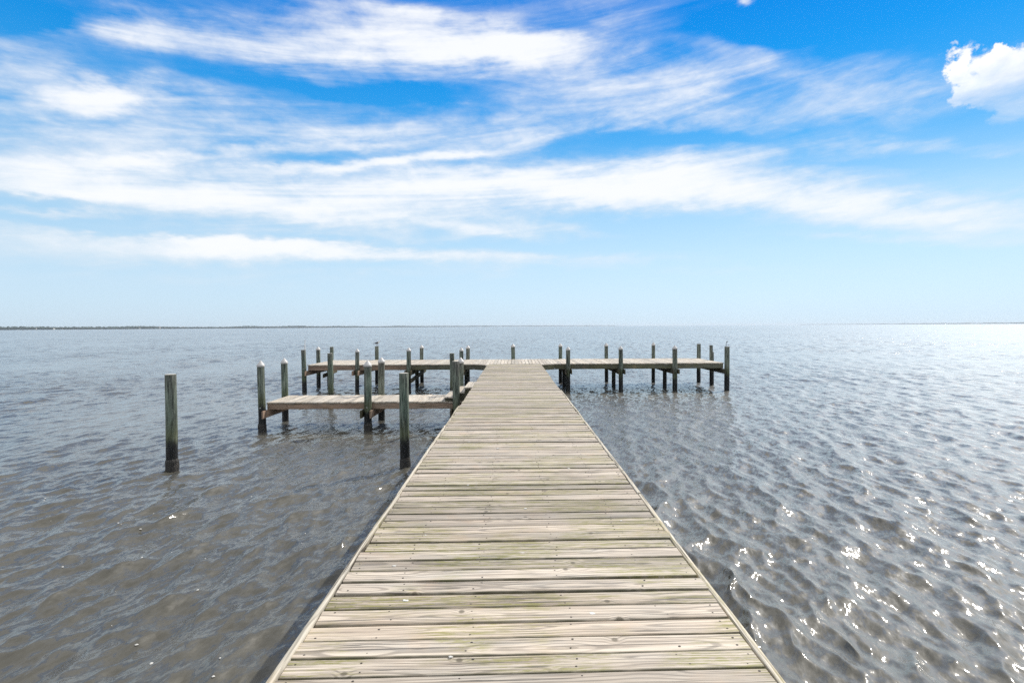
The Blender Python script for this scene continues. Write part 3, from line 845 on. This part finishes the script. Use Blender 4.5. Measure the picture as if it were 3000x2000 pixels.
# ------------------------------------------------------------------ things on the pilings
t_ = empty('plastic_pipe', (-8.55, 22.42, .63)); tag(t_, 'thin upright white plastic pipe on the near left corner piling', 'pipe')
b = MB(); b.tube([(-8.56, 22.40, .632), (-8.553, 22.40, .84)], .028, 10); b.build('sleeve', M['pvc'], t_)
b = MB(); b.tube([(-8.553, 22.40, .83), (-8.53, 22.40, 1.06)], .018, 10); b.build('upper_pipe', M['pvc'], t_)
b = MB(); b.tube([(8.74, 22.42, .66), (8.742, 22.42, .72), (8.75, 22.42, .79), (8.757, 22.42, .835), (8.775, 22.42, .865), (8.80, 22.42, .872)], [.010, .010, .011, .012, .013, .010], 8)
b.tube([(8.765, 22.42, .885), (8.79, 22.42, .87), (8.825, 22.42, .868)], [.008, .022, .012], 8)
o = b.build('bent_rod', M['iron'], None); tag(o, 'thin dark bent iron rod with a hooked tip on the near right corner piling', 'rod')

def gull():
    gx, gy, gz = -6.44, 25.86, .64
    root = empty('gull', (gx, gy, gz)); tag(root, 'grey backed gull with white head standing on the brown far row piling', 'gull')
    dark = plain('gull_grey_feathers', (.075, .075, .085), .7); blk = plain('gull_black_feathers', (.02, .02, .024), .6); wh = plain('gull_white_feathers', (.72, .72, .70), .7); leg = plain('gull_leg_skin', (.08, .06, .05), .6)
    b = MB()
    prof = [(-.185, .122, .004, .003), (-.13, .130, .016, .010), (-.08, .143, .034, .026), (-.03, .155, .048, .042), (.02, .165, .052, .050), (.055, .178, .044, .046),
            (.078, .200, .030, .033), (.088, .222, .025, .026), (.10, .238, .026, .026), (.118, .240, .021, .020), (.132, .236, .009, .009), (.165, .231, .004, .004)]
    rings = []
    for (dx, dz, ry, rz) in prof:
        rings.append([(gx + dx, gy + math.cos(a) * ry, gz + dz + math.sin(a) * rz) for a in [2 * math.pi * k / 12 for k in range(12)]])
    b.rings(rings)
    for q in range(len(b.f)):
        seg = q // 12
        b.mi[q] = 0 if seg < 5 else (1 if seg < 10 else 2)
    b.build('body', [dark, wh, blk], root, smooth=True)
    for s in (-1, 1):
        c = MB()
        c.rings([[(gx + dx, gy + s * (oy + math.cos(a) * .006), gz + dz + math.sin(a) * h) for a in [2 * math.pi * k / 10 for k in range(10)]]
                 for dx, oy, dz, h in ((.055, .040, .185, .012), (.02, .052, .172, .032), (-.05, .046, .155, .030), (-.12, .028, .136, .017), (-.215, .010, .120, .004))])
        c.build('wing', dark, root, smooth=True)
        c = MB(); c.tube([(gx + .004 + s * .02, gy + s * .02, gz + .003), (gx + .0 + s * .02, gy + s * .02, gz + .06), (gx + s * .018, gy + s * .018, gz + .122)], .006, 6)
        c.tube([(gx + .002 + s * .02, gy + s * .02, gz + .005), (gx + .035 + s * .02, gy + s * .028, gz + .004)], .005, 6)
        c.build('leg', leg, root)
gull()

# ------------------------------------------------------------------ far shores
CXY = lambda az, d: (math.sin(R(az)) * d, math.cos(R(az)) * d)
def shore(name, pts, label, seed):
    """pts: (azimuth, distance) along the waterline; a low bank with wood standing on it"""
    rnd = random.Random(seed)
    P = [CXY(a, d) for a, d in pts]
    mbk = MB(); wood_ = MB()
    for i in range(len(P) - 1):
        a, c = Vector((*P[i], 0)), Vector((*P[i + 1], 0)); L = (c - a).length; d = (c - a) / L
        inland = Vector((-d.y, d.x, 0))
        if inland.dot(a) < 0: inland = -inland
        n = max(2, int(L / 60))
        for k in range(n):
            p0 = a + d * (L * k / n); p1 = a + d * (L * (k + 1) / n)
            z0 = WATER_Z - .8
            prof = [(0, z0), (6, WATER_Z + .6), (25, WATER_Z + 1.6), (300, WATER_Z + 2.0), (300, z0)]
            rA = [p0 + inland * q + Vector((0, 0, h)) for q, h in prof]; rB = [p1 + inland * q + Vector((0, 0, h)) for q, h in prof]
            mbk.rings([rA, rB], cap0=k == 0, cap1=k == n - 1)
        sp = max(9, (a.length + c.length) / 2 / 300)
        m_ = int(L / sp)
        for k in range(m_):
            for row in range(3):
                q = (k + rnd.random()) / m_
                dd = 9 + row * 14 + rnd.uniform(-8, 8)
                base = a + d * (L * q) + inland * dd
                hgt = (9.0 + 1.6 * row) * (.86 + .5 * mnoise.noise(Vector((base.x * .004, base.y * .004, seed))) + rnd.uniform(-.10, .12)) 
                wd = rnd.uniform(.7, 1.2) * max(9, sp)
                th0 = rnd.random() * 6
                rings = []
                for zz, q2 in ((.0, .7), (.3, 1.0), (.62, .9), (.86, .55), (1.0, .12)):
                    rings.append([base + Vector((math.cos(th0 + t2) * wd * q2 * rnd.uniform(.75, 1.2), math.sin(th0 + t2) * wd * q2 * rnd.uniform(.75, 1.2), WATER_Z + .9 + hgt * zz)) for t2 in [2 * math.pi * j / 6 for j in range(6)]])
                wood_.rings(rings)
    bank = mbk.build(name, M['bank'], None); tag(bank, label[0], 'shore', kind='structure')
    wd_ = wood_.build(name.replace('shore', 'woodland'), M['wood'], None); tag(wd_, label[1], 'woodland', kind='stuff')
M['bank'] = plain('shore_grass', (.03, .045, .03), .9, .4, .05)
M['wood'] = plain('distant_foliage', (.016, .034, .026), .9, .3, .06)
shore('far_shore', [(-56.4, 1900), (-50.0, 2200), (-43.2, 2550), (-38.1, 2700), (-32.1, 3050), (-25.2, 3500), (-17.4, 4100), (-9.0, 5400), (-0.1, 7400), (10.9, 11500)
], ('low far bank along the left horizon', 'dark line of far woodland along the left horizon'), 3)
shore('hazy_shore', [(27.6, 13000), (31.9, 11000), (36.8, 8400), (38.1, 8000), (43.0, 6600), (49.8, 5200), (55.1, 4600)
], ('faint low far bank along the right horizon', 'pale blue line of far woodland along the right horizon'), 5)

M['hwall'] = plain('white_house_wall', (.72, .71, .68), .8, .06, .5); M['hroof'] = plain('grey_house_roof', (.22, .21, .20), .8, .15, .5)
for (az, d, w_, h_) in ((-42.27, 2586, 10, 3), (-41.21, 2617, 14, 3), (-40.18, 2647, 13, 3), (-39.61, 2664, 11, 3), (-34.50, 2918, 15, 5), (-32.96, 3007, 14, 7), (-31.13, 3121, 13, 6), (-29.69, 3215, 12, 5), (-26.97, 3393, 14, 4), (-23.17, 3665, 15, 6), (-18.90, 3995, 12, 8), (-12.91, 4804, 18, 5),
    ):
    x, y = CXY(az, d); root = empty('house', (x, y, WATER_Z + 1)); tag(root, 'tiny white house among the trees on the far left shore', 'house', 'houses along the far left shore')
    dp = w_ * .7; zb = WATER_Z + .8
    b = MB(); b.prism([(x - w_ / 2, y - dp / 2, zb), (x + w_ / 2, y - dp / 2, zb), (x + w_ / 2, y - dp / 2, zb + h_), (x - w_ / 2, y - dp / 2, zb + h_)], (0, dp, 0)); b.build('wall', M['hwall'], root)
    b = MB(); b.prism([(x - w_ / 2 - .5, y - dp / 2 - .5, zb + h_ + .02), (x - w_ / 2 - .5, y + dp / 2 + .5, zb + h_ + .02), (x - w_ / 2 - .5, y, zb + h_ + 2.4)], (w_ + 1, 0, 0)); b.build('roof', M['hroof'], root)

# ------------------------------------------------------------------ air
def haze():
    hx, z0, z1 = 15400, WATER_Z - 2.5, 17.0
    b = MB(); b.prism([(-hx, -hx, z0), (hx, -hx, z0), (hx, -hx, z1), (-hx, -hx, z1)], (0, 2 * hx, 0))
    m = bpy.data.materials.new('sea_air'); m.use_nodes = True; m.cycles.volume_sampling = 'DISTANCE'; t = NT(m.node_tree); t.t.nodes.clear()
    out = t.n('ShaderNodeOutputMaterial'); v = t.n('ShaderNodeVolumePrincipled')
    v.inputs['Color'].default_value = (.80, .90, 1.0, 1); v.inputs['Density'].default_value = HAZE
    v.inputs['Anisotropy'].default_value = .2
    t.t.links.new(v.outputs[0], out.inputs['Volume'])
    o = b.build('haze', m); tag(o, 'thin sea haze over the whole bay', 'haze', kind='stuff')
HAZE = 1.0e-4
haze()
